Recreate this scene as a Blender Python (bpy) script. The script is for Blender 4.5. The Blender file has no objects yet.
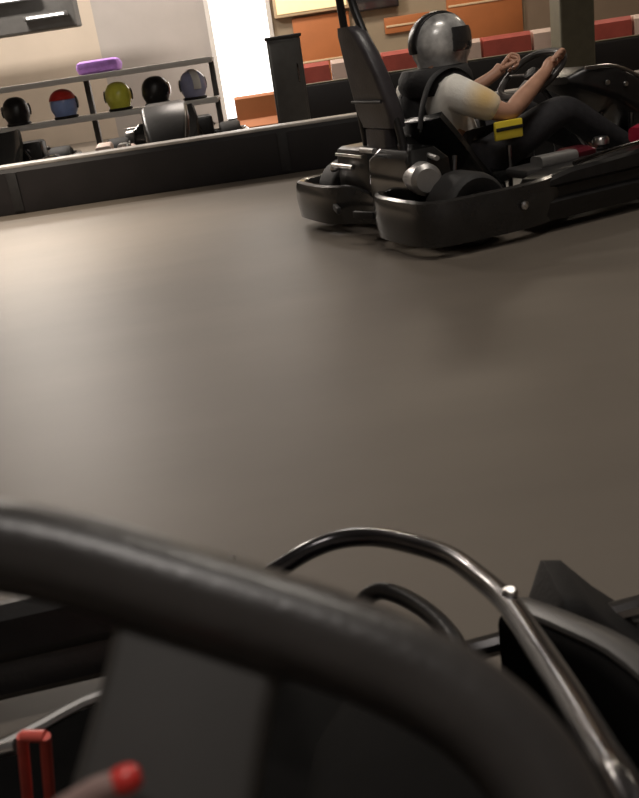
import bpy, bmesh, math, random
from mathutils import Vector, Matrix, Euler
random.seed(7)
PI = math.pi
SC = bpy.context.scene
COL = SC.collection
R = math.radians

# ------------------------------------------------------------------ camera
F_PX, W_PX, H_PX, EYE = 900.0, 639, 798, 0.80
PITCH, ROLL = R(21.3), R(8.5)
cam_data = bpy.data.cameras.new('camera')
cam = bpy.data.objects.new('camera', cam_data); COL.objects.link(cam)
r0 = Vector((1, 0, 0)); fw = Vector((0, math.cos(PITCH), -math.sin(PITCH))); u0 = r0.cross(fw)
cr = math.cos(ROLL)*r0 - math.sin(ROLL)*u0; cu = math.sin(ROLL)*r0 + math.cos(ROLL)*u0
cam.matrix_world = Matrix(((cr.x, cu.x, -fw.x, 0), (cr.y, cu.y, -fw.y, 0), (cr.z, cu.z, -fw.z, EYE), (0, 0, 0, 1)))
cam_data.sensor_fit = 'VERTICAL'; cam_data.sensor_height = 24.0
cam_data.lens = 24.0*F_PX/H_PX
cam_data.clip_start = 0.02; cam_data.clip_end = 100
cam_data.dof.use_dof = True; cam_data.dof.focus_distance = 4.2
cam_data.dof.aperture_fstop = 27.07/4.2          # a phone-sized pupil of about 4 mm
SC.camera = cam

# ------------------------------------------------------------------ world, exposure, lights
world = bpy.data.worlds.new('world'); SC.world = world; world.use_nodes = True
world.node_tree.nodes['Background'].inputs[0].default_value = (0.55, 0.5, 0.45, 1)
world.node_tree.nodes['Background'].inputs[1].default_value = 0.05
SC.view_settings.view_transform = 'Standard'; SC.view_settings.look = 'None'
SC.view_settings.gamma = 1.0; SC.view_settings.use_curve_mapping = False
SC.view_settings.exposure = 0.0

def area_light(name, loc, size, power, color, size_y=None, target=None):
    d = bpy.data.lights.new(name, 'AREA'); d.energy = power; d.color = color
    d.size = size
    if size_y: d.shape = 'RECTANGLE'; d.size_y = size_y
    o = bpy.data.objects.new(name, d); COL.objects.link(o); o.location = loc
    if target is not None:
        o.rotation_euler = (Vector(target)-Vector(loc)).to_track_quat('-Z', 'Y').to_euler()
    return o
CEIL = 4.2
def spot_light(name, loc, power, color, angle, blend, radius, target):
    d = bpy.data.lights.new(name, 'SPOT'); d.energy = power; d.color = color
    d.spot_size = R(angle); d.spot_blend = blend; d.shadow_soft_size = radius
    o = bpy.data.objects.new(name, d); COL.objects.link(o); o.location = loc
    o.rotation_euler = (Vector(target)-Vector(loc)).to_track_quat('-Z', 'Y').to_euler()
    return o
spot_light('light_track', (-2.1, 4.9, 2.72), 860, (1, .87, .72), 84, 1.0, .10, (-2.15, 4.9, 0))      # added pendant, out of view, makes the bright patch of track
area_light('light_added_window', (-3.6, 12.85, 2.95), 1.5, 150, (1, .90, .80), 1.5, (-1.0, 3.0, 0))        # added lit window, out of view, brightens the left of the track
area_light('light_pit', (-3.2, 9.6, 4.0), 1.2, 260, (1, .90, .80), .3)  # from here to light_near: light of the added, unseen ceiling lamps
area_light('light_pit_far', (-0.6, 10.9, 4.0), 1.2, 90, (1, .88, .78), .3)
area_light('light_orange_wall', (1.9, 11.2, 4.0), 1.2, 72, (1, .84, .64), .3)
area_light('light_right', (5.0, 9.0, 4.0), 1.2, 40, (1, .85, .68), .3)
area_light('light_kart', (1.2, 2.9, 4.0), 1.2, 46, (1, .92, .82), .3)
area_light('light_near', (-0.1, 0.25, 4.0), 1.3, 36, (1, .93, .88), .6)
area_light('light_door', (-0.30, 12.85, 1.2), .7, 10, (1, .97, .93), 2.0, (-0.2, 0, 0.2))

# ------------------------------------------------------------------ materials
def mat(name, col, rough=.5, metal=0, var=.12, scale=12, bump=0, spec=.5, coat=0, emit=0, col2=None):
    m = bpy.data.materials.new(name); m.use_nodes = True
    nt = m.node_tree; b = nt.nodes['Principled BSDF']
    tc = nt.nodes.new('ShaderNodeTexCoord'); nz = nt.nodes.new('ShaderNodeTexNoise')
    nz.inputs['Scale'].default_value = scale; nz.inputs['Detail'].default_value = 4
    nt.links.new(tc.outputs['Object'], nz.inputs['Vector'])
    rp = nt.nodes.new('ShaderNodeValToRGB')
    rp.color_ramp.elements[0].position = .3; rp.color_ramp.elements[1].position = .7
    c2 = col2 or tuple(min(1, c*(1+var)) for c in col)
    rp.color_ramp.elements[0].color = (*[c*(1-var) for c in col], 1)
    rp.color_ramp.elements[1].color = (*c2, 1)
    nt.links.new(nz.outputs['Fac'], rp.inputs['Fac'])
    nt.links.new(rp.outputs['Color'], b.inputs['Base Color'])
    b.inputs['Roughness'].default_value = rough; b.inputs['Metallic'].default_value = metal
    b.inputs['Specular IOR Level'].default_value = spec
    b.inputs['Coat Weight'].default_value = coat; b.inputs['Coat Roughness'].default_value = .12
    if bump:
        bp = nt.nodes.new('ShaderNodeBump'); bp.inputs['Strength'].default_value = bump; bp.inputs['Distance'].default_value = .01
        n2 = nt.nodes.new('ShaderNodeTexNoise'); n2.inputs['Scale'].default_value = scale*6
        nt.links.new(tc.outputs['Object'], n2.inputs['Vector'])
        nt.links.new(n2.outputs['Fac'], bp.inputs['Height']); nt.links.new(bp.outputs['Normal'], b.inputs['Normal'])
    if emit:
        b.inputs['Emission Color'].default_value = (*col, 1); b.inputs['Emission Strength'].default_value = emit
    return m
M = dict(
    track=mat('track_concrete', (.140, .118, .096), .48, var=.08, scale=1.3, bump=.05, spec=.27),
    beige=mat('beige_plaster', (.62, .54, .45), .8, var=.05, scale=2),
    grey_wall=mat('grey_plaster', (.46, .43, .41), .8, var=.06, scale=2),
    brown_wall=mat('brown_plaster', (.24, .18, .13), .8, var=.08, scale=2),
    ceiling=mat('ceiling_paint', (.12, .11, .10), .9),
    orange=mat('orange_paint', (.47, .165, .055), .6, var=.10, scale=3),
    drab=mat('drab_plaster', (.33, .27, .19), .8, var=.08, scale=2),
    faded_red=mat('faded_red_plastic', (.50, .10, .075), .5, var=.15, scale=6),
    cream=mat('cream_paint', (.72, .56, .36), .6, var=.05),
    olive=mat('olive_paint', (.115, .105, .07), .6, var=.1),
    black=mat('black_plastic', (.014, .013, .013), .34, var=.25, scale=20, bump=.05),
    black_gloss=mat('black_gloss', (.010, .010, .010), .18, var=.2, scale=20, coat=.6),
    black_matt=mat('black_matt', (.012, .011, .011), .62, var=.25, scale=30, bump=.1),
    barrier=mat('barrier_rubber', (.011, .009, .010), .55, var=.25, scale=5, bump=.1),
    barrier_edge=mat('barrier_edge', (.42, .39, .36), .45, var=.25, scale=8),
    dark_grey=mat('dark_grey_plastic', (.045, .043, .042), .42, var=.15, scale=14),
    pale_grey=mat('pink_grey_plastic', (.30, .20, .18), .5, var=.1),
    spoke_grey=mat('spoke_plastic', (.048, .045, .042), .5, var=.12, scale=14),
    mid_grey=mat('mid_grey_paint', (.10, .098, .095), .5, var=.12, scale=10),
    bumper=mat('bumper_plastic', (.022, .021, .020), .27, var=.2, scale=14, coat=.35),
    shaded_black=mat('shaded_matt_black', (.0035, .0033, .0033), .85, var=.2, scale=30, spec=.08),  # near-black, with the shade of the unseen driver's body in the colour
    tyre=mat('tyre_rubber', (.016, .015, .015), .7, var=.25, scale=25, bump=.15),
    steel=mat('brushed_steel', (.62, .61, .60), .28, 1, var=.08, scale=30),
    dark_steel=mat('black_chrome', (.30, .29, .29), .18, 1, var=.1, scale=20),
    hoop_black=mat('black_lacquered_tube', (.055, .052, .055), .24, .8, var=.1, scale=20, coat=.6),
    alloy=mat('grey_alloy', (.42, .41, .40), .38, .7, var=.1, scale=20),
    red=mat('red_paint', (.62, .035, .028), .38, var=.15, scale=14, coat=.3),
    pale_red=mat('pale_red_paint', (.75, .13, .10), .42, var=.15, scale=14),
    maroon=mat('maroon_plastic', (.10, .008, .016), .35, var=.12, coat=.3),
    magenta=mat('crimson_plastic', (.42, .012, .045), .35, var=.12, coat=.3),
    white=mat('white_plastic', (.74, .72, .69), .42, var=.05, scale=8),
    pinkw=mat('off_white_plastic', (.78, .60, .52), .45, var=.08, scale=6),
    yellow=mat('yellow_paint', (.80, .62, .05), .42, var=.08, scale=12),
    lime=mat('yellow_green_gloss', (.85, .84, .10), .32, var=.08, scale=10, coat=.4),
    purple=mat('purple_fabric', (.50, .24, .78), .7, var=.12, scale=25, bump=.2),
    blue=mat('blue_gloss', (.30, .42, .80), .3, var=.1, coat=.4),
    paleblue=mat('pale_blue_gloss', (.36, .38, .58), .3, var=.1, coat=.4),
    shelf_grey=mat('grey_shelf_laminate', (.34, .31, .28), .5, var=.06, scale=6),
    silver=mat('silver_helmet_shell', (.34, .33, .325), .3, .2, var=.5, scale=13, coat=.5, col2=(.78, .77, .75)),
    visor=mat('smoked_visor', (.03, .03, .032), .16, coat=.8),
    skin=mat('skin', (.50, .27, .18), .5, var=.1, scale=20),
    trousers=mat('black_trousers', (.018, .017, .020), .8, var=.25, scale=40, bump=.3),
    shoe=mat('shoe_leather', (.05, .045, .045), .5),
    collar=mat('black_foam_collar', (.012, .011, .012), .75, var=.2, bump=.2),
    pad=mat('head_pad_vinyl', (.045, .040, .044), .38, var=.2, scale=16, bump=.1),
    belt=mat('black_webbing', (.012, .012, .013), .7, var=.3, scale=60, bump=.3),
    grip=mat('wheel_grip_rubber', (.050, .046, .044), .33, var=.12, scale=40, bump=.05),
    tube_white=mat('lit_tube', (1, .96, .90), .5, emit=6),
    lamp_glow=mat('lamp_diffuser', (1, .90, .76), .5, emit=5),
    doorlight=mat('bright_door_glass', (1, .985, .96), .4, var=0, emit=1.9),
    amber=mat('amber_sign_light', (1, .80, .45), .5, var=.05, emit=.75),
)
# white shirt whose right sleeve fades into a printed yellow patch
def shirt_material():
    m = mat('white_shirt_fabric', (.90, .87, .80), .8, var=.04, scale=30, bump=.2)
    nt = m.node_tree; b = nt.nodes['Principled BSDF']
    src = b.inputs['Base Color'].links[0].from_socket
    tc = next(n for n in nt.nodes if n.type == 'TEX_COORD')
    vm = nt.nodes.new('ShaderNodeVectorMath'); vm.operation = 'DISTANCE'; vm.inputs[1].default_value = (.50, -.255, .50)
    nt.links.new(tc.outputs['Object'], vm.inputs[0])
    mr = nt.nodes.new('ShaderNodeMapRange'); mr.inputs[1].default_value = .03; mr.inputs[2].default_value = .10
    mr.inputs[3].default_value = .85; mr.inputs[4].default_value = 0
    nt.links.new(vm.outputs['Value'], mr.inputs[0])
    mx = nt.nodes.new('ShaderNodeMix'); mx.data_type = 'RGBA'
    nt.links.new(mr.outputs[0], mx.inputs[0]); nt.links.new(src, mx.inputs[6]); mx.inputs[7].default_value = (.80, .52, .16, 1)
    nt.links.new(mx.outputs[2], b.inputs['Base Color'])
    return m
M['shirt'] = shirt_material()
# scuffs of worn tyre rubber on the concrete
def scuffs(m):
    nt = m.node_tree; b = nt.nodes['Principled BSDF']; src = b.inputs['Base Color'].links[0].from_socket
    tc = next(n for n in nt.nodes if n.type == 'TEX_COORD')
    mp = nt.nodes.new('ShaderNodeMapping'); mp.inputs['Scale'].default_value = (.35, 2.2, 1); mp.inputs['Rotation'].default_value = (0, 0, R(-14))
    nt.links.new(tc.outputs['Object'], mp.inputs[0])
    nz = nt.nodes.new('ShaderNodeTexNoise'); nz.inputs['Scale'].default_value = 1.6; nz.inputs['Detail'].default_value = 3
    nt.links.new(mp.outputs[0], nz.inputs['Vector'])
    mr = nt.nodes.new('ShaderNodeMapRange'); mr.inputs[1].default_value = .35; mr.inputs[2].default_value = .65
    mr.inputs[3].default_value = .16; mr.inputs[4].default_value = 0
    nt.links.new(nz.outputs['Fac'], mr.inputs[0])
    mx = nt.nodes.new('ShaderNodeMix'); mx.data_type = 'RGBA'
    nt.links.new(mr.outputs[0], mx.inputs[0]); nt.links.new(src, mx.inputs[6]); mx.inputs[7].default_value = (.065, .056, .047, 1)
    nt.links.new(mx.outputs[2], b.inputs['Base Color'])
scuffs(M['track'])

# ------------------------------------------------------------------ shape helpers
def smooth_path(pts, n=6, closed=False):
    P = [Vector(p) for p in pts]; out = []; L = len(P)
    rng = range(L) if closed else range(L-1)
    for i in rng:
        if closed: a, b, c, d = P[i-1], P[i], P[(i+1) % L], P[(i+2) % L]
        else:
            b, c = P[i], P[i+1]
            a = P[i-1] if i else b*2-c
            d = P[i+2] if i+2 < L else c*2-b
        for k in range(n):
            t = k/n
            out.append(.5*((2*b)+(c-a)*t+(2*a-5*b+4*c-d)*t*t+(3*b-a-3*c+d)*t**3))
    if not closed: out.append(P[-1])
    return out
def tube(bm, pts, r, seg=12, closed=False, flat=None):
    """sweep a circle (or an ellipse when flat=(wide, thin)) along pts; r may be a list"""
    P = [Vector(p) for p in pts]; n = len(P); rings = []
    up = None
    for i in range(n):
        if closed: t = P[(i+1) % n]-P[i-1]
        else: t = P[min(i+1, n-1)]-P[max(i-1, 0)]
        t.normalize()
        if up is None:
            up = Vector((0, 0, 1)) if abs(t.z) < .9 else Vector((1, 0, 0))
        up = (up-t*up.dot(t)).normalized(); s = t.cross(up)
        rr = r[int(i*(len(r)-1)/max(n-1, 1)+.5)] if isinstance(r, (list, tuple)) else r
        fa, fb = flat or (1, 1)
        rings.append([bm.verts.new(P[i]+(s*math.cos(2*PI*k/seg)*fa+up*math.sin(2*PI*k/seg)*fb)*rr) for k in range(seg)])
    for i in range(n if closed else n-1):
        a, b = rings[i], rings[(i+1) % n]
        for k in range(seg):
            bm.faces.new((a[k], a[(k+1) % seg], b[(k+1) % seg], b[k]))
    if not closed:
        bm.faces.new(rings[0][::-1]); bm.faces.new(rings[-1])
def box(bm, c, s, bevel=.0, rot=None, seg=2):
    r_ = bmesh.ops.create_cube(bm, size=1)
    vs = r_['verts']
    for v in vs: v.co = Vector((v.co.x*s[0], v.co.y*s[1], v.co.z*s[2]))
    if bevel:
        es = list({e for v in vs for e in v.link_edges})
        g = bmesh.ops.bevel(bm, geom=es, offset=min(bevel, min(s)*.49), segments=seg, affect='EDGES', profile=.5)
        vs = list({v for f in g['faces'] for v in f.verts} | {v for v in vs if v.is_valid})
    m = (Euler(rot).to_matrix() if rot else Matrix.Identity(3))
    for v in vs: v.co = m @ v.co + Vector(c)
def lathe(bm, prof, c=(0, 0, 0), axis=(0, 0, 1), seg=28, scale=(1, 1)):
    """prof: list of (radius, height along axis)"""
    q = Vector((0, 0, 1)).rotation_difference(Vector(axis)); c = Vector(c); rings = []
    for rad, h in prof:
        if rad < 1e-6: rings.append([bm.verts.new(q @ Vector((0, 0, h))+c)])
        else: rings.append([bm.verts.new(q @ Vector((rad*math.cos(2*PI*k/seg)*scale[0], rad*math.sin(2*PI*k/seg)*scale[1], h))+c) for k in range(seg)])
    for a, b in zip(rings[:-1], rings[1:]):
        if len(a) == 1 and len(b) == 1: continue
        for k in range(seg):
            k2 = (k+1) % seg
            if len(a) == 1: bm.faces.new((a[0], b[k2], b[k]))
            elif len(b) == 1: bm.faces.new((a[k], a[k2], b[0]))
            else: bm.faces.new((a[k], a[k2], b[k2], b[k]))
    for ring, rev in ((rings[0], True), (rings[-1], False)):
        if len(ring) > 2: bm.faces.new(ring[::-1] if rev else ring)
def loft(bm, sections, cap=True):
    rings = [[bm.verts.new(p) for p in s] for s in sections]; n = len(rings[0])
    for a, b in zip(rings[:-1], rings[1:]):
        for k in range(n): bm.faces.new((a[k], a[(k+1) % n], b[(k+1) % n], b[k]))
    if cap: bm.faces.new(rings[0][::-1]); bm.faces.new(rings[-1])
def rrect(w, h, r, n=4):
    out = []
    for cx, cy, a0 in ((w/2-r, h/2-r, 0), (-w/2+r, h/2-r, 90), (-w/2+r, -h/2+r, 180), (w/2-r, -h/2+r, 270)):
        for k in range(n+1):
            a = R(a0+90*k/n); out.append((cx+r*math.cos(a), cy+r*math.sin(a)))
    return out
def prism(bm, poly, z0, z1, bevel=0):
    a = [bm.verts.new((x, y, z0)) for x, y in poly]; b = [bm.verts.new((x, y, z1)) for x, y in poly]; n = len(poly)
    fs = [bm.faces.new(a[::-1]), bm.faces.new(b)]
    for k in range(n): fs.append(bm.faces.new((a[k], a[(k+1) % n], b[(k+1) % n], b[k])))
    if bevel:
        es = list({e for f in fs[:2] for e in f.edges})
        bmesh.ops.bevel(bm, geom=es, offset=bevel, segments=2, affect='EDGES', profile=.5)
def obj(name, build, material, parent=None, smooth=35):
    bm = bmesh.new(); build(bm)
    bmesh.ops.recalc_face_normals(bm, faces=bm.faces[:])
    me = bpy.data.meshes.new(name); bm.to_mesh(me); bm.free()
    me.materials.append(M[material] if isinstance(material, str) else material)
    if smooth:
        for p in me.polygons: p.use_smooth = True
        me.set_sharp_from_angle(angle=R(smooth))
    o = bpy.data.objects.new(name, me); COL.objects.link(o)
    if parent: o.parent = parent
    return o
def tag(o, label, cat, group=None):
    o['label'] = label; o['category'] = cat
    if group: o['group'] = group
    return o
def thing(name, label, cat, loc=(0, 0, 0), rz=0, group=None):
    o = bpy.data.objects.new(name, None); COL.objects.link(o)
    o.location = loc; o.rotation_euler = (0, 0, rz); o.empty_display_size = .1
    return tag(o, label, cat, group)
def struct(name, build, material, parent=None, smooth=0):
    o = obj(name, build, material, parent, smooth)
    if parent is None: o['kind'] = 'structure'
    return o
def dup(root, loc, rz, label, group, skip=(), recolour=None):
    rn = root.copy(); COL.objects.link(rn); rn.location = loc; rn.rotation_euler = (0, 0, rz); rn['label'] = label
    if group: rn['group'] = group
    def rec(src, dst):
        for ch in list(src.children):
            base = ch.name.split('.')[0]
            if base in skip: continue
            c = ch.copy(); COL.objects.link(c); c.parent = dst
            if recolour and base in recolour:
                c.material_slots[0].link = 'OBJECT'; c.material_slots[0].material = M[recolour[base]]
            rec(ch, c)
    rec(root, rn)
    return rn
def bb(c, s, bevel=0, rot=None): return lambda bm: box(bm, c, s, bevel, rot)

# ------------------------------------------------------------------ the hall
X0, X1, Y0, Y1 = -9.0, 9.0, -3.0, 13.0
struct('floor', bb(((X0+X1)/2, (Y0+Y1)/2, -.05), (X1-X0, Y1-Y0, .1)), 'track')
struct('ceiling', bb(((X0+X1)/2, (Y0+Y1)/2, CEIL+.05), (X1-X0, Y1-Y0, .1)), 'ceiling')
struct('wall_left', bb((X0-.1, (Y0+Y1)/2, CEIL/2), (.2, Y1-Y0, CEIL)), 'beige')
struct('wall_right', bb((X1+.1, (Y0+Y1)/2, CEIL/2), (.2, Y1-Y0, CEIL)), 'brown_wall')
struct('wall_front', bb(((X0+X1)/2, Y0-.1, CEIL/2), (X1-X0, .2, CEIL)), 'grey_wall')
# back wall: beige bay, grey bay, bright doorway, orange bay, brown bay
def back(name, xa, xb, m, z0=0): struct(name, bb(((xa+xb)/2, Y1+.1, (z0+CEIL)/2), (xb-xa, .2, CEIL-z0)), m)
back('wall_back', X0, -2.2, 'beige')
back('wall_back_grey', -2.2, -.74, 'grey_wall')
DX0, DX1 = -.74, .12
back('wall_back_lintel', DX0, DX1, 'grey_wall', 2.6)
back('wall_back_olive', DX1, 3.5, 'drab')
back('wall_back_brown', 3.5, X1, 'brown_wall')
d = struct('door_1', bb(((DX0+DX1)/2, Y1+.06, 1.3), (DX1-DX0-.08, .04, 2.56)), 'doorlight')
struct('door_frame', lambda bm: (box(bm, (DX0+.03, Y1-.01, 1.3), (.06, .10, 2.6), .006), box(bm, (DX1-.03, Y1-.01, 1.3), (.06, .10, 2.6), .006),
                                box(bm, ((DX0+DX1)/2, Y1-.01, 2.57), (DX1-DX0, .10, .06), .006)), 'white', d)
wn = struct('added_window_1', bb((-3.6, Y1-.03, 2.95), (1.6, .03, 1.6)), 'lamp_glow')  # glowing pane added out of view to light the track
struct('added_window_frame', lambda bm: [box(bm, (-3.6+x, Y1-.035, 2.95+z), s_, .006) for x, z, s_ in ((-.82, 0, (.07, .07, 1.7)), (.82, 0, (.07, .07, 1.7)), (0, .82, (1.7, .07, .07)), (0, -.82, (1.7, .07, .07)))], 'white', wn)
struct('baseboard_back', bb((1.8, Y1-.015, .07), (3.3, .03, .14), .005), 'black_matt')
# a dark bulkhead over the pit lane with two strip lights
struct('trim_3', bb((-4.1, 11.4, 1.85), (4.0, .3, .95), .02), 'mid_grey')
# olive pillar
struct('wall_pillar', bb((2.99, 9.4, CEIL/2), (.34, .34, CEIL), .02), 'olive')

# ------------------------------------------------------------------ lamps
def added_ceiling_lamp(loc, label, length=1.25):  # fixtures added out of view for their light
    t = thing('added_ceiling_lamp', label, 'lamp', loc, 0, 'added strip lamps on the hall ceiling')
    obj('housing', bb((0, 0, -.03), (length, .34, .06), .01), 'white', t)
    obj('diffuser', bb((0, 0, -.065), (length-.06, .28, .02), .008), 'lamp_glow', t)
for loc, w in (((-3.2, 9.6, CEIL), 'over the helmet shelves'), ((-.6, 10.9, CEIL), 'before the bright doorway'), ((1.9, 11.2, CEIL), 'before the orange wall'),
               ((5.0, 9.0, CEIL), 'beyond the olive pillar'), ((1.2, 2.9, CEIL), 'over the moving kart'), ((-.1, .25, CEIL), 'over the near kart')):
    added_ceiling_lamp(loc, 'added white strip lamp on the ceiling '+w)
t = thing('added_pendant_lamp', 'added black pendant lamp hanging over the bright patch of track', 'lamp', (-2.1, 4.9, 0))  # unseen, put in to light the left of the track
obj('lamp_shade', lambda bm: lathe(bm, [(.05, 3.05), (.12, 3.03), (.40, 2.78), (.41, 2.76), (.39, 2.77), (.11, 3.0), (.05, 3.01)]), 'black', t)
obj('bulb', lambda bm: lathe(bm, [(0, 2.98), (.04, 2.97), (.09, 2.90), (.07, 2.83), (0, 2.80)]), 'lamp_glow', t)
obj('cord', lambda bm: tube(bm, [(0, 0, 3.04), (0, 0, CEIL)], .012, 8), 'black', t)
for k, (x, y, z, l, lab) in enumerate(((-2.42, 11.17, 1.52, .50, 'short white strip light on the dark bulkhead, the lower one'),
                                      (-2.75, 11.17, 1.73, .6, 'white strip light higher up on the dark bulkhead'))):
    t = thing('strip_light', lab, 'lamp', (x, y, z), 0, 'strip lights on the dark bulkhead')
    obj('housing', bb((0, 0.03, 0), (l, .06, .05), .008), 'mid_grey', t)
    obj('tube', lambda bm: tube(bm, [(-l/2+.04, -.015, 0), (l/2-.04, -.015, 0)], .010, 10), 'tube_white', t)

# ------------------------------------------------------------------ barriers
t = thing('track_barrier', 'long low black barrier with a pale top edge, beside the track', 'barrier', (0, 6.4, 0))
obj('barrier_body', lambda bm: loft(bm, [[(x, y, z) for y, z in ((0, 0), (-.01, .02), (0, .28), (.02, .305), (.20, .305), (.22, .28), (.23, 0))] for x in (-6.5, -4, -2, 0, 2, 4, 6.5)]), 'barrier', t, 30)
obj('top_rail', bb((0, .10, .315), (13, .17, .022), .008), 'barrier_edge', t)
for k in range(7):
    obj('joint_strap', bb((-5.6+k*1.87, -.012, .15), (.07, .012, .26), .004), 'black_matt', t)
# plastic blocks along the far side of the pit lane
def block_prof(x): return [(x, y, z) for y, z in ((-.20, 0), (-.20, .10), (-.10, .22), (-.08, .58), (-.05, .62), (.05, .62), (.08, .58), (.10, .22), (.20, .10), (.20, 0))]
cols = ['orange', 'faded_red', 'pinkw', 'faded_red', 'pinkw', 'faded_red', 'pinkw', 'faded_red', 'pinkw']  # the low orange one stands in for the doorway's warm glow
cname = dict(orange='orange', pinkw='off-white', faded_red='faded red')
where = ['added for the warm glow below the bright doorway', 'just right of the dark cabinet', 'just left of the head pad hoop', 'between the head pad hoop and the helmet',
         'behind the driver\'s helmet', 'just right of the driver\'s helmet', 'just left of the olive pillar', 'just right of the olive pillar', 'farthest right of the row']
for k, c in enumerate(cols):
    x = -.46+k*.56+.28
    t = thing('barrier_block', '%s plastic barrier block %s' % (('low ' if k == 0 else '')+cname[c], where[k]), 'barrier', (x, 10.6, 0), 0, 'plastic barrier blocks before the olive wall')
    hz = .62 if k == 0 else 1
    obj('block_body', lambda bm: loft(bm, [[(x_, y_, z_*hz) for x_, y_, z_ in block_prof(q)] for q in (-.265, -.2, .2, .265)]), c, t, 30)
    obj('lug', lambda bm: tube(bm, [(.266, 0, .12), (.266, 0, .54*hz)], .010, 8), 'mid_grey', t)
t = thing('inner_barrier', 'low black barrier running in front of the red and off-white blocks', 'barrier', (2.9, 9.95, 0))
obj('barrier_body', bb((0, 0, .21), (5.6, .18, .42), .02), 'barrier', t)
obj('top_rail', bb((0, 0, .427), (5.6, .15, .014), .004), 'olive', t)
# dark cabinet at the barrier
t = thing('cabinet', 'dark grey cabinet standing before the bright doorway and sign', 'cabinet', (.16, 9.3, 0))
obj('cabinet_body', bb((0, 0, .46), (.32, .36, .88), .015), 'mid_grey', t)
dd = obj('door', bb((0, -.185, .48), (.28, .02, .78), .008), 'mid_grey', t)
obj('handle', lambda bm: tube(bm, smooth_path([(.10, -.19, .5), (.10, -.225, .52), (.10, -.225, .64), (.10, -.19, .66)], 4), .008, 8), 'dark_steel', dd)
obj('cabinet_top', bb((0, 0, .91), (.35, .39, .03), .008), 'dark_grey', t)
# amber sign and panels on the olive wall
t = thing('lit_sign', 'cream amber light box on the wall right of the doorway', 'sign', (.66, Y1, 0))
obj('sign_case', bb((0, -.05, 1.55), (1.0, .10, .72), .012), 'cream', t)
obj('sign_face', bb((0, -.105, 1.55), (.92, .012, .64), .004), 'amber', t)
for xa, xb, za, zb, lab in ((.38, 1.14, .14, 1.16, 'orange wall panel below the amber light box'), (1.60, 2.22, .80, 1.0, 'small orange wall panel left of the driver\'s helmet'),
                            (2.45, 3.46, .55, 1.60, 'large orange wall panel right of the driver\'s helmet')):
    t = thing('wall_panel', lab, 'panel', ((xa+xb)/2, Y1, 0), 0, 'orange panels on the olive wall')
    obj('panel_board', bb((0, -.02, (za+zb)/2), (xb-xa, .04, zb-za), .006), 'orange', t)
    obj('panel_strip', bb((0, -.045, za+(zb-za)*.45), (xb-xa-.04, .01, .025), .003), 'cream', t)
t = thing('wall_screen', 'black screen on the wall above the small orange panel', 'screen', (1.5, Y1, 0))
obj('screen_case', bb((0, -.06, 1.42), (.62, .08, .60), .012), 'black', t)
obj('screen_glass', bb((0, -.102, 1.42), (.58, .006, .56), .002), 'visor', t)

# ------------------------------------------------------------------ helmet shelves
SX0, SX1, SY = -4.2, -.52, 9.06
t = thing('shelf_unit', 'long low white-edged shelf unit with helmets in the pit', 'shelf', ((SX0+SX1)/2, SY, 0))
LW = SX1-SX0
for z in (.46, .81):
    s = obj('shelf_board', bb((0, 0, z), (LW, .46, .04), .006), 'shelf_grey', t)
    obj('edge_strip', bb((0, -.237, z), (LW, .015, .05), .004), 'white', s)
obj('shelf_board', bb((0, 0, .12), (LW, .46, .04), .006), 'shelf_grey', t)
for k in range(4):
    obj('upright', bb((-LW/2+.03+k*(LW-.06)/3, .18, .40), (.05, .08, .80), .006), 'mid_grey', t)

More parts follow.
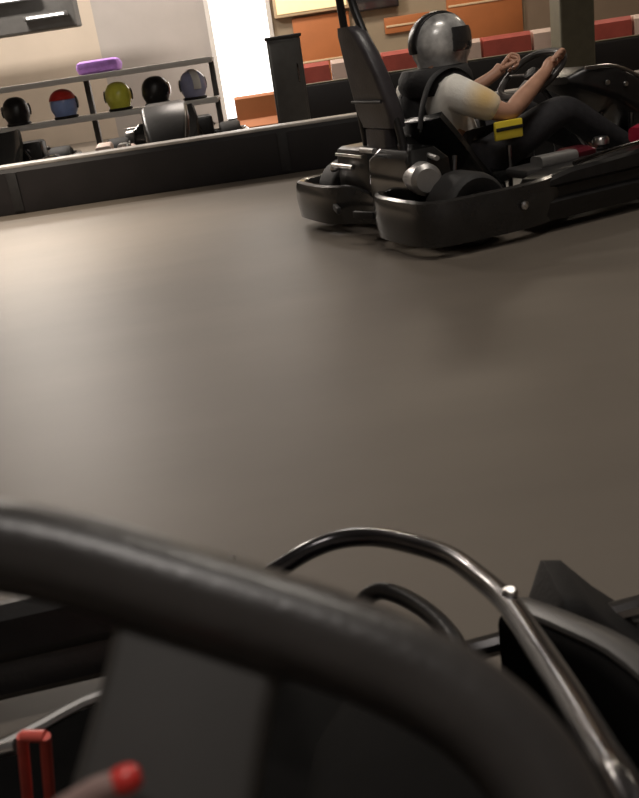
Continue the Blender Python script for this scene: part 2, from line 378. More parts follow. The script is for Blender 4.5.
def helmet_parts(t, shell='silver', c=(0, 0, .125), mstripe='black', crown=None, k=1.0):
    """full-face helmet looking along +x, centred on c"""
    C = Vector((0, 0, 0)); made = []; K_ = k
    def sh(bm):
        secs = []
        n = 28
        for i in range(15):
            a = PI*i/14
            z = .132*math.cos(a); rad = max(.004, math.sin(a)**.8)
            if z < -.05: rad = max(rad, .80)                       # open neck roll rather than a ball
            z = max(z, -.118)
            ring = []
            for q in range(n):
                th = 2*PI*q/n; cx = math.cos(th); sy = math.sin(th)
                lx = .150 if cx > 0 else .142
                chin = .018 if (cx > .3 and z < -.03) else 0        # chin bar juts forward
                ring.append(C+Vector((cx*(lx*rad+chin)+(.006 if z > 0 else 0), sy*.125*rad, z)))
            secs.append(ring)
        loft(bm, secs)
    s = obj('shell', sh, shell, t, 50)
    def vis(bm):
        ou = []
        for z, f in ((-.045, 1.0), (-.03, 1.03), (.0, 1.045), (.035, 1.04), (.062, 1.0)):
            ou.append([C+Vector((math.cos(R(a))*.158*f*math.cos(z*4), math.sin(R(a))*.131*f*math.cos(z*4), z)) for a in range(-90, 91, 6)])
        inn = [[C+(p-C)*.93 for p in row] for row in ou]
        rows = [[bm.verts.new(p) for p in row] for row in ou]; rin = [[bm.verts.new(p) for p in row] for row in inn]
        for g in (rows, rin):
            for a, b in zip(g[:-1], g[1:]):
                for q in range(len(a)-1): bm.faces.new((a[q], a[q+1], b[q+1], b[q]))
        for e in (0, -1):
            for q in range(len(rows[0])-1): bm.faces.new((rows[e][q], rows[e][q+1], rin[e][q+1], rin[e][q]))
            for q in range(len(rows)-1): bm.faces.new((rows[q][e], rows[q+1][e], rin[q+1][e], rin[q][e]))
    v = obj('visor', vis, 'visor', t, 50)
    for s_ in (-1, 1):
        obj('visor_hinge', lambda bm: lathe(bm, [(0, 0), (.017, 0), (.017, .006), (.012, .009), (0, .009)], C+Vector((.015, s_*.124, .012)), (0, s_, 0), 16), 'dark_grey', v)
    obj('neck_trim', lambda bm: tube(bm, [C+Vector((.118*math.cos(2*PI*q/24)+.004, .102*math.sin(2*PI*q/24), -.112)) for q in range(24)], .012, 8, True), 'black_matt', t)
    if crown:
        def cap(bm):
            lathe(bm, [(.125, .045), (.120, .062), (.107, .086), (.095, .102), (.07, .122), (.035, .136), (0, .141)], C, (0, 0, 1), 24, (1.2, 1.0))
        obj('crown_panel', cap, crown, t, 60)
    if mstripe:
        # band running over the crown from the nape to the brow
        def band(bm):
            pts = []
            for q in range(21):
                a = R(-14+q*172/20) ; a = PI-a
                pts.append(C+Vector((.148*math.cos(a), .0, .134*math.sin(a))))
            tube(bm, pts, .036, 10, False, (1, .30))
        obj('stripe', band, mstripe, t, 50)
    for o in list(t.children)+list(v.children):
        o.data.transform(Matrix.Translation(c) @ Matrix.Scale(K_, 4)) if o.name.split('.')[0] != 'eye_port' else None
    return t
def helmet(x, z, label, shell, rz, y=SY-.05, **k):
    t = thing('helmet', label, 'helmet', (x, y, z), rz, 'helmets on the shelf unit')
    helmet_parts(t, shell, (0, 0, .124), **k)
Z1 = .484
helmet(-2.42, Z1, 'black helmet on the shelf, leftmost of the row', 'black', R(100), mstripe=None)
helmet(-1.97, Z1, 'blue helmet with a red crown on the lower shelf', 'blue', R(80), mstripe=None, crown='red')
helmet(-1.45, Z1, 'bright yellow-green helmet on the lower shelf', 'lime', R(95), mstripe=None)
helmet(-1.10, Z1, 'black helmet next to the yellow-green one', 'black', R(60), mstripe=None)
helmet(-.74, Z1, 'pale blue helmet at the right end of the shelf', 'paleblue', R(110), mstripe='white')
tag(obj('cushion', bb((-1.57, 9.04, .832+.06), (.40, .28, .12), .05), 'purple'), 'flat purple cushion lying on the top shelf', 'cushion')

# ------------------------------------------------------------------ go-kart (forward +x, left +y, origin on the ground at the rear centre)
def tyre_bm(bm, c, rad, w, rim=.065):
    h = w/2
    lathe(bm, [(rim, -h*.86), (rim+.012, -h*.95), (rad*.86, -h), (rad*.96, -h*.86), (rad, -h*.6), (rad, h*.6), (rad*.96, h*.86), (rad*.86, h), (rim+.012, h*.95), (rim, h*.86)], c, (0, 1, 0), 32)
def hub_bm(bm, c, w, rim=.065):
    h = w/2
    lathe(bm, [(0, -h*.5), (.02, -h*.5), (.024, -h*.7), (.034, -h*.55), (rim*.9, -h*.55), (rim, -h*.86), (rim+.003, -h*.9), (rim+.003, h*.9), (rim, h*.86), (rim*.9, h*.55), (.034, h*.55), (.024, h*.7), (.02, h*.5), (0, h*.5)], c, (0, 1, 0), 24)
def make_kart(loc, rz, label):
    t = thing('go_kart', label, 'go-kart', loc, rz)
    # rear bumper: two hollow guards round the rear tyres, joined by a lower neck
    half = [(.60, -.565), (.45, -.625), (.33, -.635), (.20, -.628), (.07, -.615), (.015, -.58), (-.006, -.52), (-.008, -.30), (.02, -.20), (.075, -.13), (.105, -.06)]
    path = half+[(.11, 0)]+[(x, -y) for x, y in reversed(half)]
    path = smooth_path([(x, y, 0) for x, y in path], 4)
    def bump(bm):
        prof = [(0, .050), (.012, .040), (.030, .045), (.034, .08), (.040, .13), (.036, .185), (.030, .207), (.014, .214), (-.006, .208), (-.014, .19), (-.006, .13)]
        secs = []
        n = len(path)
        for i, p in enumerate(path):
            tg = (path[min(i+1, n-1)]-path[max(i-1, 0)]).normalized(); nr = Vector((-abs(1e-9), 0, 0))+Vector((tg.y, -tg.x, 0))
            if i == 0: s0 = nr
            nr = nr if nr.dot(Vector((-.6+p.x, p.y, 0))) > 0 or abs(p.y) < .25 and nr.x < 0 else -nr
            mid = max(0, 1-abs(p.y)/.16); sc = 1-.30*mid
            secs.append([(p.x+nr.x*d, p.y+nr.y*d, .05+(z-.05)*sc) for d, z in prof])
        loft(bm, secs)
    b = obj('rear_bumper', bump, 'bumper', t, 40)
    for s in (-1, 1):
        obj('bumper_recess', bb((-.036, s*.13, .125), (.02, .12, .03), .006, (0, 0, s*-.3)), 'black_matt', b)
        obj('bolt', lambda bm: lathe(bm, [(0, 0), (.016, 0), (.016, .006), (.008, .012), (0, .012)], (.36, s*.683, .14), (0, s, 0), 12), 'steel', b)
    obj('reflector', lambda bm: lathe(bm, [(0, 0), (.022, 0), (.022, .012), (.012, .024), (0, .026)], (.085, .36, .262), (-.5, -.4, 1), 14), 'steel', t)
    # chassis, axle, floor
    def rails(bm):
        for s in (-1, 1):
            tube(bm, smooth_path([(.12, s*.30, .09), (.5, s*.30, .09), (.9, s*.27, .085), (1.5, s*.22, .085), (1.72, s*.16, .085)]), .016, 10)
        tube(bm, [(.32, -.32, .09), (.32, .32, .09)], .016, 10); tube(bm, [(1.28, -.3, .10), (1.28, .3, .10)], .016, 10)
        tube(bm, [(.12, -.30, .09), (.12, .30, .09)], .016, 10)
    obj('chassis_frame', rails, 'dark_steel', t)
    obj('floor_pan', lambda bm: prism(bm, [(.45, -.29), (1.2, -.26), (1.70, -.17), (1.70, .17), (1.2, .26), (.45, .29)], .055, .068, .003), 'mid_grey', t)
    obj('rear_axle', lambda bm: tube(bm, [(.22, -.56, .14), (.22, .56, .14)], .02, 14), 'steel', t)
    for s in (-1, 1):
        w = obj('rear_tyre', lambda bm: tyre_bm(bm, (.22, s*.50, .14), .14, .19), 'tyre', t); obj('wheel_rim', lambda bm: hub_bm(bm, (.22, s*.50, .14), .19), 'alloy', w)
        w = obj('front_tyre', lambda bm: tyre_bm(bm, (1.32, s*.50, .125), .125, .13), 'tyre', t); obj('wheel_rim', lambda bm: hub_bm(bm, (1.32, s*.50, .125), .13), 'alloy', w)
    # motor and covers behind the seat
    obj('motor_cover', lambda bm: loft(bm, [[(.17+x*.5, -.17+y, z) for x, y in rrect(w_, d_, .035)] for w_, d_, z in ((.36, .36, .11), (.40, .38, .22), (.38, .36, .32), (.26, .26, .365))]), 'black_gloss', t)
    obj('battery_box', bb((.19, .20, .235), (.20, .32, .25), .03), 'black', t)
    obj('cooling_fin', bb((.085, .20, .33), (.012, .26, .012), .003), 'steel', t.children[-1])
    obj('muffler', lambda bm: lathe(bm, [(0, -.10), (.045, -.10), (.062, -.08), (.064, 0), (.062, .08), (.045, .10), (0, .10)], (.125, -.34, .262), (.25, 1, 0), 24), 'alloy', t)
    obj('chain_guard', lambda bm: loft(bm, [[(x, -.43+dy, z) for x, z in ((.16, .18), (.18, .225), (.22, .245), (.29, .235), (.32, .19), (.31, .17))] for dy in (0, .035)]), 'alloy', t)
    obj('support_bar', lambda bm: tube(bm, [(.06, -.10, .365), (.06, .02, .365)], .012, 10), 'alloy', t)
    obj('support_bar', lambda bm: tube(bm, [(.16, -.42, .335), (.20, -.24, .340)], .010, 10), 'alloy', t)
    obj('support_bar', lambda bm: tube(bm, [(.05, .10, .29), (.05, .30, .29)], .010, 10), 'steel', t)
    # bucket seat
    def seat(bm):
        secs = []
        for i in range(13):
            f = i/12
            # profile from seat front to the top of the back
            if f < .5:
                g = f/.5; x = .80-.30*g; z = .15-.045*math.sin(g*PI*.5)-.0*g; nx, nz = 0, 1
                hw = .15+.05*g; lip = .07+.05*g
            else:
                g = (f-.5)/.5; x = .50-.22*g**.85; z = .105+.36*g; hw = .20+.03*g; lip = .12-.06*g; nx, nz = .87, .25
            if f > .85: hw -= .03*(f-.85)/.15
            sec = []
            for q in (-1, -.97, -.8, -.4, 0, .4, .8, .97, 1):
                up = lip*max(0, abs(q)-.6)/.4
                sec.append(Vector((x+nx*up, q*hw, z+nz*up)))
            off = Vector((-.02 if f > .5 else 0, 0, -.02))
            sec += [p+off+Vector((0, (.018 if p.y > 0 else -.018) if abs(p.y) > .12 else 0, 0)) for p in reversed(sec)]
            secs.append(sec)
        loft(bm, secs)
    obj('seat', seat, 'black_gloss', t, 50)
    obj('seat_stay', lambda bm: tube(bm, [(.28, -.30, .09), (.36, -.225, .30)], .011, 8), 'dark_steel', t)
    obj('seat_stay', lambda bm: tube(bm, [(.28, .30, .09), (.36, .225, .30)], .011, 8), 'dark_steel', t)
    # hoop with head pad
    def hoop(bm):
        tube(bm, smooth_path([(.19, .205, .09), (.18, .20, .35), (.155, .20, .62), (.13, .195, .92), (.122, .175, 1.03), (.12, .14, 1.06), (.122, .105, 1.03), (.135, .075, .90), (.155, -.03, .68), (.175, -.11, .45), (.185, -.135, .28), (.19, -.135, .09)], 5), .017, 12)
    h = obj('roll_hoop', hoop, 'black', t)
    def pad(bm):
        secs = []
        for z, ya, yb in ((.85, .17, .05), (.82, .185, .01), (.74, .19, -.04), (.65, .195, -.08), (.56, .195, -.105), (.49, .19, -.12), (.44, .17, -.11)):
            c = (ya+yb)/2; w_ = ya-yb; x = .155-.05*(z-.62)/.3
            secs.append([(x+px, c+py, z) for py, px in rrect(w_, .075, .03)])
        loft(bm, secs)
    p = obj('head_pad', pad, 'pad', t, 45)
    obj('pad_seam', lambda bm: tube(bm, [(.117, .17, .55), (.117, .06, .55), (.119, -.09, .55)], .006, 8), 'black_matt', p)
    obj('lower_pad', lambda bm: loft(bm, [[(.17+px, .035+py, z) for py, px in rrect(.20, .06, .025)] for z in (.33, .36, .42, .435)]), 'pad', t, 45)
    # side pods
    for s in (-1, 1):
        def pod(bm):
            secs = []
            for x, w_, zt in ((.47, .12, .16), (.50, .17, .205), (.62, .20, .225), (.85, .205, .235), (1.05, .19, .245), (1.14, .17, .245), (1.17, .13, .22)):
                y0 = s*.635
                pr = [(0, .045), (.012, .07), (.012, .115), (-.012, .13), (-.012, .165), (.010, .18), (.002, zt-.012), (-.018, zt), (-w_+.02, zt-.008), (-w_, zt-.03), (-w_, .06), (-w_+.02, .045)]
                secs.append([(x, y0+s*d, z) for d, z in pr])
            loft(bm, secs)
        pd = obj('side_pod', pod, 'black', t, 30)
        obj('pod_rail', lambda bm: tube(bm, smooth_path([(.66, s*.60, .235), (.85, s*.615, .258), (1.05, s*.60, .262), (1.16, s*.56, .25)], 4), .009, 8), 'dark_steel', pd)
        obj('pod_stay', lambda bm: tube(bm, [(.75, s*.26, .09), (.75, s*.46, .10)], .012, 8), 'dark_steel', t)
    obj('pod_tray', bb((.80, -.37, .20), (.50, .16, .04), .015), 'dark_grey', t)
    obj('tank', lambda bm: loft(bm, [[(.86+x, -.36+y, z) for x, y in rrect(w_, d_, .02)] for w_, d_, z in ((.14, .10, .215), (.16, .11, .225), (.16, .11, .24), (.11, .08, .255))]), 'maroon', t)
    obj('cable_cover', lambda bm: loft(bm, [[(x, -.42+y, .235+z) for y, z in rrect(.08, .05, .018)] for x in (.62, .66, .76, .80)]), 'alloy', t)
    obj('number_plate', lambda bm: box(bm, (.575, -.305, .372), (.13, .018, .075), .006, (0, 0, -.06)), 'yellow', t)
    obj('plate_stripe', bb((.575, -.3155, .378), (.125, .004, .014), .001, (0, 0, -.06)), 'black_matt', t.children[-1])
    obj('plate_bracket', lambda bm: tube(bm, [(.575, -.30, .09), (.575, -.30, .31)], .01, 8), 'dark_steel', t)
    obj('fuel_cap', lambda bm: lathe(bm, [(0, 0), (.035, 0), (.035, .02), (.028, .03), (0, .03)], (1.00, -.36, .245), (0, 0, 1), 18), 'steel', t)
    obj('front_pod_panel', lambda bm: loft(bm, [[(x, -.52+y, z0+z) for y, z in rrect(.12, .06, .02)] for x, z0 in ((1.06, .275), (1.10, .285), (1.22, .28), (1.27, .265))]), 'magenta', t)
    # steering
    NW = Vector((-.62, 0, .785)).normalized(); EW = Vector((.785, 0, .62)).normalized(); CW = Vector((.93, 0, .545))
    wpts = [CW+Vector((0, 1, 0))*(.165*math.copysign(abs(math.cos(a))**.8, math.cos(a)))+EW*(.135*math.copysign(abs(math.sin(a))**.8, math.sin(a))) for a in [2*PI*k/36 for k in range(36)]]
    st = obj('steering_wheel', lambda bm: tube(bm, wpts, .016, 10, True), 'grip', t)
    obj('spoke', lambda bm: (tube(bm, [CW, CW+Vector((0, .155, 0))], .014, 8, False, (1, .4)), tube(bm, [CW, CW-Vector((0, .155, 0))], .014, 8, False, (1, .4)), tube(bm, [CW, CW-EW*.13], .014, 8, False, (1, .4))), 'alloy', st)
    obj('hub', lambda bm: lathe(bm, [(0, -.02), (.035, -.02), (.04, 0), (.03, .015), (0, .018)], CW, NW, 20), 'black', st)
    obj('steering_column', lambda bm: tube(bm, [CW-NW*.02, (1.30, 0, .10)], .012, 10), 'dark_steel', t)
    # front fairing and nose
    def fairing(bm):
        secs = []
        for x, w_, z, hgt in ((1.05, .20, .50, .03), (1.12, .30, .50, .10), (1.26, .36, .46, .14), (1.45, .34, .36, .16), (1.60, .28, .24, .14), (1.68, .2, .17, .08)):
            secs.append([(x, py, z+pz) for py, pz in rrect(w_, hgt, min(.03, hgt*.45))])
        loft(bm, secs)
    obj('front_fairing', fairing, 'black', t, 40)
    obj('fairing_trim', lambda bm: tube(bm, smooth_path([(1.10, -.155, .545), (1.26, -.165, .53), (1.45, -.15, .44), (1.60, -.12, .31)], 4), .008, 8), 'steel', t)
    obj('fairing_bolt', lambda bm: lathe(bm, [(0, 0), (.012, 0), (.010, .008), (0, .010)], (1.20, -.178, .47), (0, -1, 0), 12), 'steel', t)
    obj('fairing_bolt', lambda bm: lathe(bm, [(0, 0), (.012, 0), (.010, .008), (0, .010)], (1.30, -.180, .45), (0, -1, 0), 12), 'steel', t)
    for s in (-1, 1): obj('fairing_strut', lambda bm: tube(bm, [(1.40, s*.10, .09), (1.40, s*.10, .36)], .012, 8), 'dark_steel', t)
    nose = smooth_path([(1.42, -.66, .14), (1.60, -.64, .14), (1.76, -.50, .14), (1.84, -.25, .14), (1.86, 0, .14), (1.84, .25, .14), (1.76, .50, .14), (1.60, .64, .14), (1.42, .66, .14)], 4)
    obj('front_bumper', lambda bm: tube(bm, nose, .085, 12, False, (.6, 1)), 'black', t)
    for s in (-1, 1): obj('bumper_stay', lambda bm: tube(bm, [(1.70, s*.16, .09), (1.83, s*.18, .12)], .012, 8), 'dark_steel', t)
    return t
HEAD = R(21.5)
KLOC = (.28, 3.858, 0)
kart = make_kart(KLOC, HEAD, 'black go-kart with a driver, moving right on the track before the barrier')

# parked karts behind the barrier
SK = ('front_fairing', 'fairing_trim', 'fairing_bolt', 'fairing_strut', 'plate_stripe', 'seat_belt', 'roll_hoop', 'head_pad', 'lower_pad', 'number_plate', 'plate_bracket', 'steering_wheel', 'steering_column')
G = 'karts parked in the pit lane'
dup(kart, (-2.45, 8.64, 0), R(-92), 'black go-kart parked nose on below the blue helmet', G, SK, {'tank': 'pinkw', 'front_pod_panel': 'dark_grey'})
dup(kart, (-.95, 8.64, 0), R(-86), 'black go-kart with pale side panels parked nose on below the pale blue helmet', G, SK[1:], {'tank': 'pinkw', 'front_pod_panel': 'pinkw'})
dup(kart, (5.25, 7.85, 0), R(184), 'dark go-kart parked behind the barrier past the olive pillar', G, SK, {'front_fairing': 'mid_grey', 'tank': 'dark_grey'})

# ------------------------------------------------------------------ the driver
def skin_mesh(name, verts, edges, radii, material, parent, sub=2, root=0):
    me = bpy.data.meshes.new(name); me.from_pydata([Vector(v) for v in verts], edges, [])
    o = bpy.data.objects.new(name, me); COL.objects.link(o)
    m = o.modifiers.new('skin', 'SKIN'); m.use_smooth_shade = True
    for i, sv in enumerate(me.skin_vertices[0].data):
        r_ = radii[i]; sv.radius = r_ if isinstance(r_, tuple) else (r_, r_); sv.use_root = (i == root)
    s = o.modifiers.new('sub', 'SUBSURF'); s.levels = sub; s.render_levels = sub
    dg = bpy.context.evaluated_depsgraph_get(); dg.update()
    out = bpy.data.meshes.new_from_object(o.evaluated_get(dg))
    bpy.data.objects.remove(o)
    for p in out.polygons: p.use_smooth = True
    out.materials.clear(); out.materials.append(M[material])
    if parent is None: return out
    o = bpy.data.objects.new(name, out); COL.objects.link(o); o.parent = parent
    return o
drv = thing('person', 'driver in a silver and black helmet and white shirt, gripping the moving kart\'s wheel', 'person', KLOC, HEAD)
V, E, RD = [], [], []
def jt(p, r_, parent=None):
    V.append(Vector(p)); RD.append(r_)
    if parent is not None: E.append((parent, len(V)-1))
    return len(V)-1
pel = jt((.52, 0, .225), (.10, .14)); sp = jt((.455, 0, .37), (.085, .125), pel); ch = jt((.405, 0, .50), (.09, .14), sp)
nk = jt((.43, 0, .60), .055, ch); hd = jt((.475, 0, .70), .075, nk); hd2 = jt((.49, 0, .79), (.085, .075), hd)
jaw = jt((.555, 0, .72), .028, hd); nose_ = jt((.592, 0, .755), .010, jaw)
HANDS = {}
for s in (-1, 1):
    if s < 0: sh_, el, wr, hn = (.415, -.165, .545), (.60, -.275, .425), (.865, -.185, .560), (.905, -.172, .592)
    else: sh_, el, wr, hn = (.415, .165, .545), (.60, .275, .425), (.865, .185, .560), (.905, .172, .592)
    a = jt(sh_, .062, ch); b = jt(el, .043, a); f_ = jt(Vector(el)*.6+Vector(wr)*.4, .041, b); c = jt(wr, .027, f_); e = jt(hn, (.017, .034), c)
    HANDS[s] = Vector(hn)
    hp = jt((.55, s*.095, .215), .095, pel); kn = jt((.96, s*.17, .40), .062, hp); cf = jt((1.12, s*.165, .29), .056, kn); an = jt((1.38, s*.15, .15), .036, cf)
    ft = jt((1.50, s*.15, .145), .036, an); jt((1.56, s*.15, .21), .026, ft)
body_me = skin_mesh('body', V, E, RD, 'skin', None)
body = bpy.data.objects.new('body', body_me); COL.objects.link(body); body.parent = drv
# fingers: five short chains curling round the rim, merged into the same body mesh
EWd = Vector((.785, 0, .62)); NWd = Vector((-.62, 0, .785))
bmj = bmesh.new(); bmj.from_mesh(body_me)
for s in (-1, 1):
    h = HANDS[s]
    for k, ln in enumerate((.95, 1.05, 1.0, .82)):
        off = EWd*(.022-.0175*k)
        base = h+off+Vector((.0, 0, .012))
        pts = [base-NWd*.004, base+Vector((.038, s*.012, .022))*ln, base+Vector((.066, -s*.008, .010))*ln, base+Vector((.062, -s*.022, -.016))*ln, base+Vector((.044, -s*.022, -.024))*ln]
        me = skin_mesh('finger', pts, [(i, i+1) for i in range(4)], [.0105, .0098, .009, .008, .007], 'skin', None, 1)
        bmj.from_mesh(me); bpy.data.meshes.remove(me)
    pts = [h-EWd*.025, h-EWd*.03+Vector((.012, -s*.028, .012)), h-EWd*.012+Vector((.03, -s*.045, .016)), h+Vector((.045, -s*.048, .018))]
    me = skin_mesh('thumb', pts, [(0, 1), (1, 2), (2, 3)], [.014, .0125, .011, .009], 'skin', None, 1)
    bmj.from_mesh(me); bpy.data.meshes.remove(me)
bmj.to_mesh(body_me); bmj.free()
for p in body_me.polygons: p.use_smooth = True
# clothes
V, E, RD = [], [], []
pel = jt((.52, 0, .225), (.128, .172)); sp = jt((.455, 0, .37), (.110, .150), pel); ch = jt((.405, 0, .50), (.108, .158), sp); nk = jt((.425, 0, .575), .078, ch)
for s in (-1, 1):
    a = jt((.415, s*.168, .543), .082, ch); b = jt((.50, s*.22, .492), .072, a); jt((.575, s*.262, .443), .062, b)
skin_mesh('shirt', V, E, RD, 'shirt', drv)
V, E, RD = [], [], []
pel = jt((.525, 0, .215), (.126, .168))
for s in (-1, 1):
    hp = jt((.56, s*.10, .215), .114, pel); md = jt((.77, s*.14, .315), .088, hp); kn = jt((.96, s*.17, .40), .074, md); cf = jt((1.12, s*.165, .29), .068, kn); jt((1.35, s*.15, .165), .05, cf)
skin_mesh('trousers', V, E, RD, 'trousers', drv)
for s in (-1, 1):
    skin_mesh('shoe', [(1.36, s*.15, .125), (1.42, s*.15, .125), (1.52, s*.15, .155), (1.60, s*.15, .235)], [(0, 1), (1, 2), (2, 3)], [.045, .05, .045, .036], 'shoe', drv)
def collar(bm):
    secs = []
    for dz, rx, ry in ((-.06, .14, .165), (-.02, .155, .175), (.015, .15, .165), (.045, .135, .14)):
        secs.append([(.435+rx*math.cos(2*PI*k/28), ry*math.sin(2*PI*k/28), .598+dz) for k in range(28)])
    loft(bm, secs)
obj('neck_collar', collar, 'collar', drv, 60)
# black vest panels over the back of the shirt
def vest(bm):
    secs = []
    for x, z, w_, dp in ((.432, .30, .28, .24), (.415, .40, .285, .25), (.40, .47, .26, .26), (.405, .54, .21, .235), (.42, .59, .17, .19)):
        secs.append([(x+px, .045+py, z) for py, px in rrect(w_-.02, dp, .09, 5)])
    loft(bm, secs)
obj('vest', vest, 'collar', drv, 60)
hl = obj('helmet', lambda bm: lathe(bm, [(.09, -.05), (.10, 0), (.09, .05), (.05, .08), (0, .085)], (.472, .01, .735)), 'black_matt', drv)   # padded liner inside the shell
hl.location = (0, 0, 0)
helmet_parts(hl, 'silver', (.475, .01, .735), 'black', k=.88)
# harness over the right shoulder belongs to the kart
obj('seat_belt', lambda bm: tube(bm, smooth_path([(.27, -.12, .42), (.285, -.14, .52), (.335, -.15, .612), (.43, -.15, .64), (.52, -.135, .58), (.575, -.11, .45), (.60, -.10, .30)], 5), .020, 8, False, (1, .2)), 'belt', kart)

# ------------------------------------------------------------------ the near kart
nk_root = thing('go_kart', 'black go-kart in the foreground, its steering wheel and front hoop filling the bottom', 'go-kart', (0, 0, 0))
# steering wheel in its own plane
WC = Vector((-.1034, .1999, .5466))
E1 = Vector((.9051, -.2851, -.3155)).normalized(); E2 = Vector((.4224, .6875, .5906)).normalized(); WN = E1.cross(E2).normalized()   # E2 points up the wheel
def wheel_pt(a, aa=.1506, bb_=.1214, ex=.555):
    c, s = math.cos(a), math.sin(a)
    return WC+E1*(aa*math.copysign(abs(c)**ex, c))+E2*(bb_*math.copysign(abs(s)**ex, s))
WR = .0178
st = obj('steering_wheel', lambda bm: tube(bm, [wheel_pt(2*PI*k/72) for k in range(72)], WR, 20, True), 'grip', nk_root, 60)
def spoke_plate(bm):
    secs = []
    for v_, w_, th in ((.122, .066, .016), (.09, .062, .018), (.04, .064, .02), (-.02, .07, .022)):
        c = WC+E2*v_-WN*.006+E1*(.122-v_)*.15
        secs.append([c+E1*px+WN*py for px, py in rrect(w_, th, .006)])
    loft(bm, secs)
obj('spoke', spoke_plate, 'spoke_grey', st, 40)
obj('spoke', lambda bm: tube(bm, [WC-E2*.02-WN*.008, WC-E2*.03-E1*.145-WN*.004], .02, 10, False, (1, .3)), 'dark_grey', st)
obj('spoke', lambda bm: tube(bm, [WC-E2*.02-WN*.008, WC-E2*.03+E1*.145-WN*.004], .02, 10, False, (1, .3)), 'dark_grey', st)
obj('hub', lambda bm: lathe(bm, [(0, -.03), (.03, -.03), (.045, -.008), (.045, .006), (.035, .016), (0, .018)], WC-E2*.02, WN, 28), 'black', st)
obj('steering_column', lambda bm: tube(bm, [WC-WN*.02, (-.085, .62, .13)], .012, 12), 'dark_steel', nk_root)
# glossy hoop round the front of the kart
HP = [(-.330, 1.05, .095), (-.25, 1.03, .11), (-.154, 1.008, .15), (-.083, 1.014, .18), (-.041, 1.02, .196), (-.001, 1.023, .203), (.044, 1.004, .210), (.089, .955, .220), (.123, .904, .228),
      (.144, .834, .240), (.156, .755, .259), (.156, .65, .288), (.151, .545, .325), (.146, .452, .355), (.143, .377, .375), (.15, .22, .36), (.17, .02, .25), (.19, -.10, .10)]
obj('front_hoop', lambda bm: tube(bm, smooth_path(HP, 6), .0125, 14), 'hoop_black', nk_root, 60)
obj('hoop_bolt', lambda bm: lathe(bm, [(0, 0), (.008, 0), (.008, .005), (.004, .009), (0, .009)], (.158, .752, .270), (.1, -.3, 1), 12), 'steel', nk_root)
obj('inner_hoop', lambda bm: tube(bm, smooth_path([(-.02, .93, .06), (.00, .95, .13), (.035, .95, .165), (.075, .90, .175), (.105, .82, .18), (.11, .72, .18)], 5), .011, 12), 'black', nk_root)
def cowl(bm):
    secs = []
    for y, x, w_, z, h_ in ((.93, .085, .05, .07, .05), (.88, .075, .10, .08, .10), (.80, .06, .16, .095, .14), (.68, .045, .20, .12, .18), (.55, .04, .22, .14, .22), (.42, .04, .22, .16, .22)):
        secs.append([(x+px, y, z+pz) for px, pz in rrect(w_, h_, min(.04, h_*.4))])
    loft(bm, secs)
obj('column_cowl', cowl, 'shaded_black', nk_root, 40)
# front bumper bar, floor, pedals on the left
def fbar(bm):
    secs = []
    for x, y in ((-.74, .93), (-.62, 1.00), (-.50, 1.045), (-.35, 1.065), (-.15, 1.08), (.10, 1.09), (.26, 1.07)):
        secs.append([(x, y+py, .082+pz) for py, pz in ((-.03, -.045), (.03, -.045), (.045, -.02), (.045, .015), (.035, .05), (.025, .075), (-.002, .084), (-.028, .075), (-.036, .03), (-.028, .012), (-.036, -.005), (-.04, -.03))])
    loft(bm, secs[:5])
obj('front_bumper', fbar, 'black', nk_root, 30)
obj('floor_pan', lambda bm: prism(bm, [(-.62, .80), (-.43, .905), (-.33, .962), (-.16, .985), (.05, .95), (.22, .80), (.24, -.3), (-.5, -.3), (-.62, .2)], .045, .058, .003), 'shaded_black', nk_root)
obj('floor_lip', lambda bm: tube(bm, smooth_path([(-.62, .79, .062), (-.43, .905, .062), (-.33, .965, .062), (-.16, .985, .062), (.05, .95, .062)], 4), .008, 8), 'alloy', nk_root)
PB = [((-.346, .738, .20), (-.371, .757, .10), (-.381, .765, .058)), ((-.3215, .7326, .20), (-.346, .7527, .10), (-.356, .761, .058))]
pb = obj('brake_pedal', lambda bm: (tube(bm, PB[0], .0058, 10), tube(bm, PB[1], .0058, 10), tube(bm, [PB[0][0], PB[1][0]], .0062, 10)), 'pale_red', nk_root, 60)
obj('tie_rod', lambda bm: tube(bm, [(-.52, .745, .165), (-.362, .750, .178)], .0075, 12), 'steel', nk_root)
obj('rod_bracket', bb((-.52, .745, .11), (.03, .03, .125), .005), 'black', nk_root)
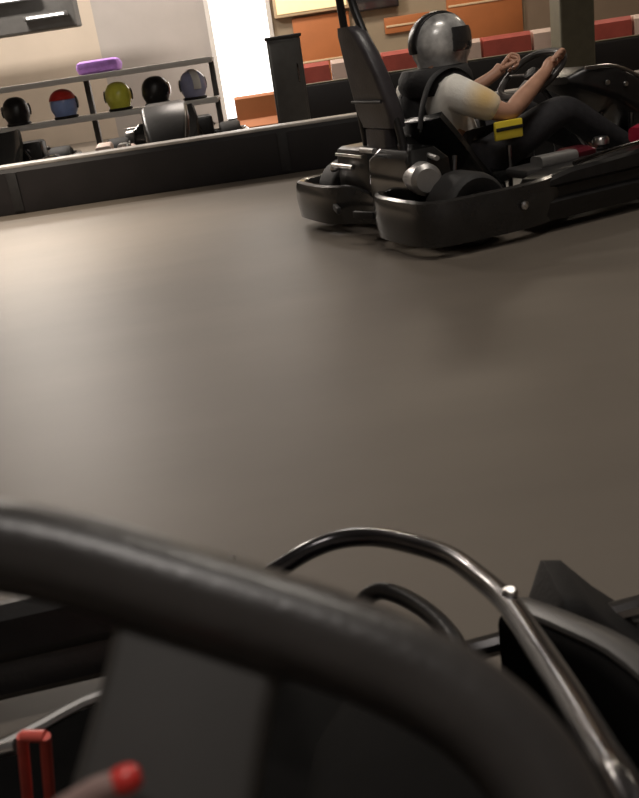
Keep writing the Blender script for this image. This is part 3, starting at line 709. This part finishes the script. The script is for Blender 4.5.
# small red-capped switch lever on the wheel's plate
def wp(a, b, c): return WC+E1*a+E2*b+WN*c
sw = obj('switch_lever', lambda bm: tube(bm, [wp(-.022, .036, .002), wp(-.0166, .041, .012), wp(-.008, .050, .016), wp(-.0006, .0559, .016)], [.005, .005, .0045, .004], 10), 'pale_grey', st.children[0])
obj('lever_cap', lambda bm: lathe(bm, [(0, -.0055), (.003, -.005), (.0045, -.0025), (.0048, 0), (.0045, .003), (.003, .005), (0, .0055)], wp(-.0006, .0559, .016), E1*.8+E2*.6, 16), 'red', sw)
# right side: tyre, pod
tw = obj('front_tyre', lambda bm: lathe(bm, [(.06, -.055), (.10, -.065), (.122, -.06), (.128, -.045), (.128, .045), (.122, .06), (.10, .065), (.06, .055)], (.52, .92, .128), (1, 0, 0), 32), 'tyre', nk_root)
obj('wheel_rim', lambda bm: lathe(bm, [(0, -.03), (.05, -.03), (.062, -.056), (.062, .056), (.05, .03), (0, .03)], (.52, .92, .128), (1, 0, 0), 24), 'alloy', tw)
obj('stub_axle', lambda bm: tube(bm, [(.10, .90, .09), (.50, .92, .128)], .014, 10), 'dark_steel', nk_root)
def nose_cover(bm):
    secs = []
    for x, y, dp, zt in ((.19, .86, .05, .10), (.215, .87, .09, .165), (.235, .88, .11, .195), (.26, .885, .12, .185), (.30, .89, .13, .135), (.34, .895, .13, .095), (.38, .90, .13, .10), (.42, .90, .11, .09)):
        secs.append([(x, y+py, (zt+.04)/2+pz) for py, pz in rrect(dp, zt-.04, min(.022, (zt-.04)*.45))])
    loft(bm, secs)
obj('nose_cover', nose_cover, 'black_matt', nk_root, 45)
PT = smooth_path([(.185, .835, .195), (.215, .755, .222), (.25, .655, .245), (.272, .50, .255), (.28, .20, .25), (.28, -.1, .2)], 4)
obj('side_pod', lambda bm: loft(bm, [[(p.x+px, p.y, (p.z+.045)/2+pz) for px, pz in rrect(.05, p.z-.045, .02)] for p in PT]), 'shaded_black', nk_root, 45)
obj('pod_highlight', lambda bm: tube(bm, [p+Vector((0, 0, .002)) for p in PT], .012, 12, False, (1.3, .7)), 'dark_grey', nk_root.children[-1])  # grey strip for the highlight along the pod's top
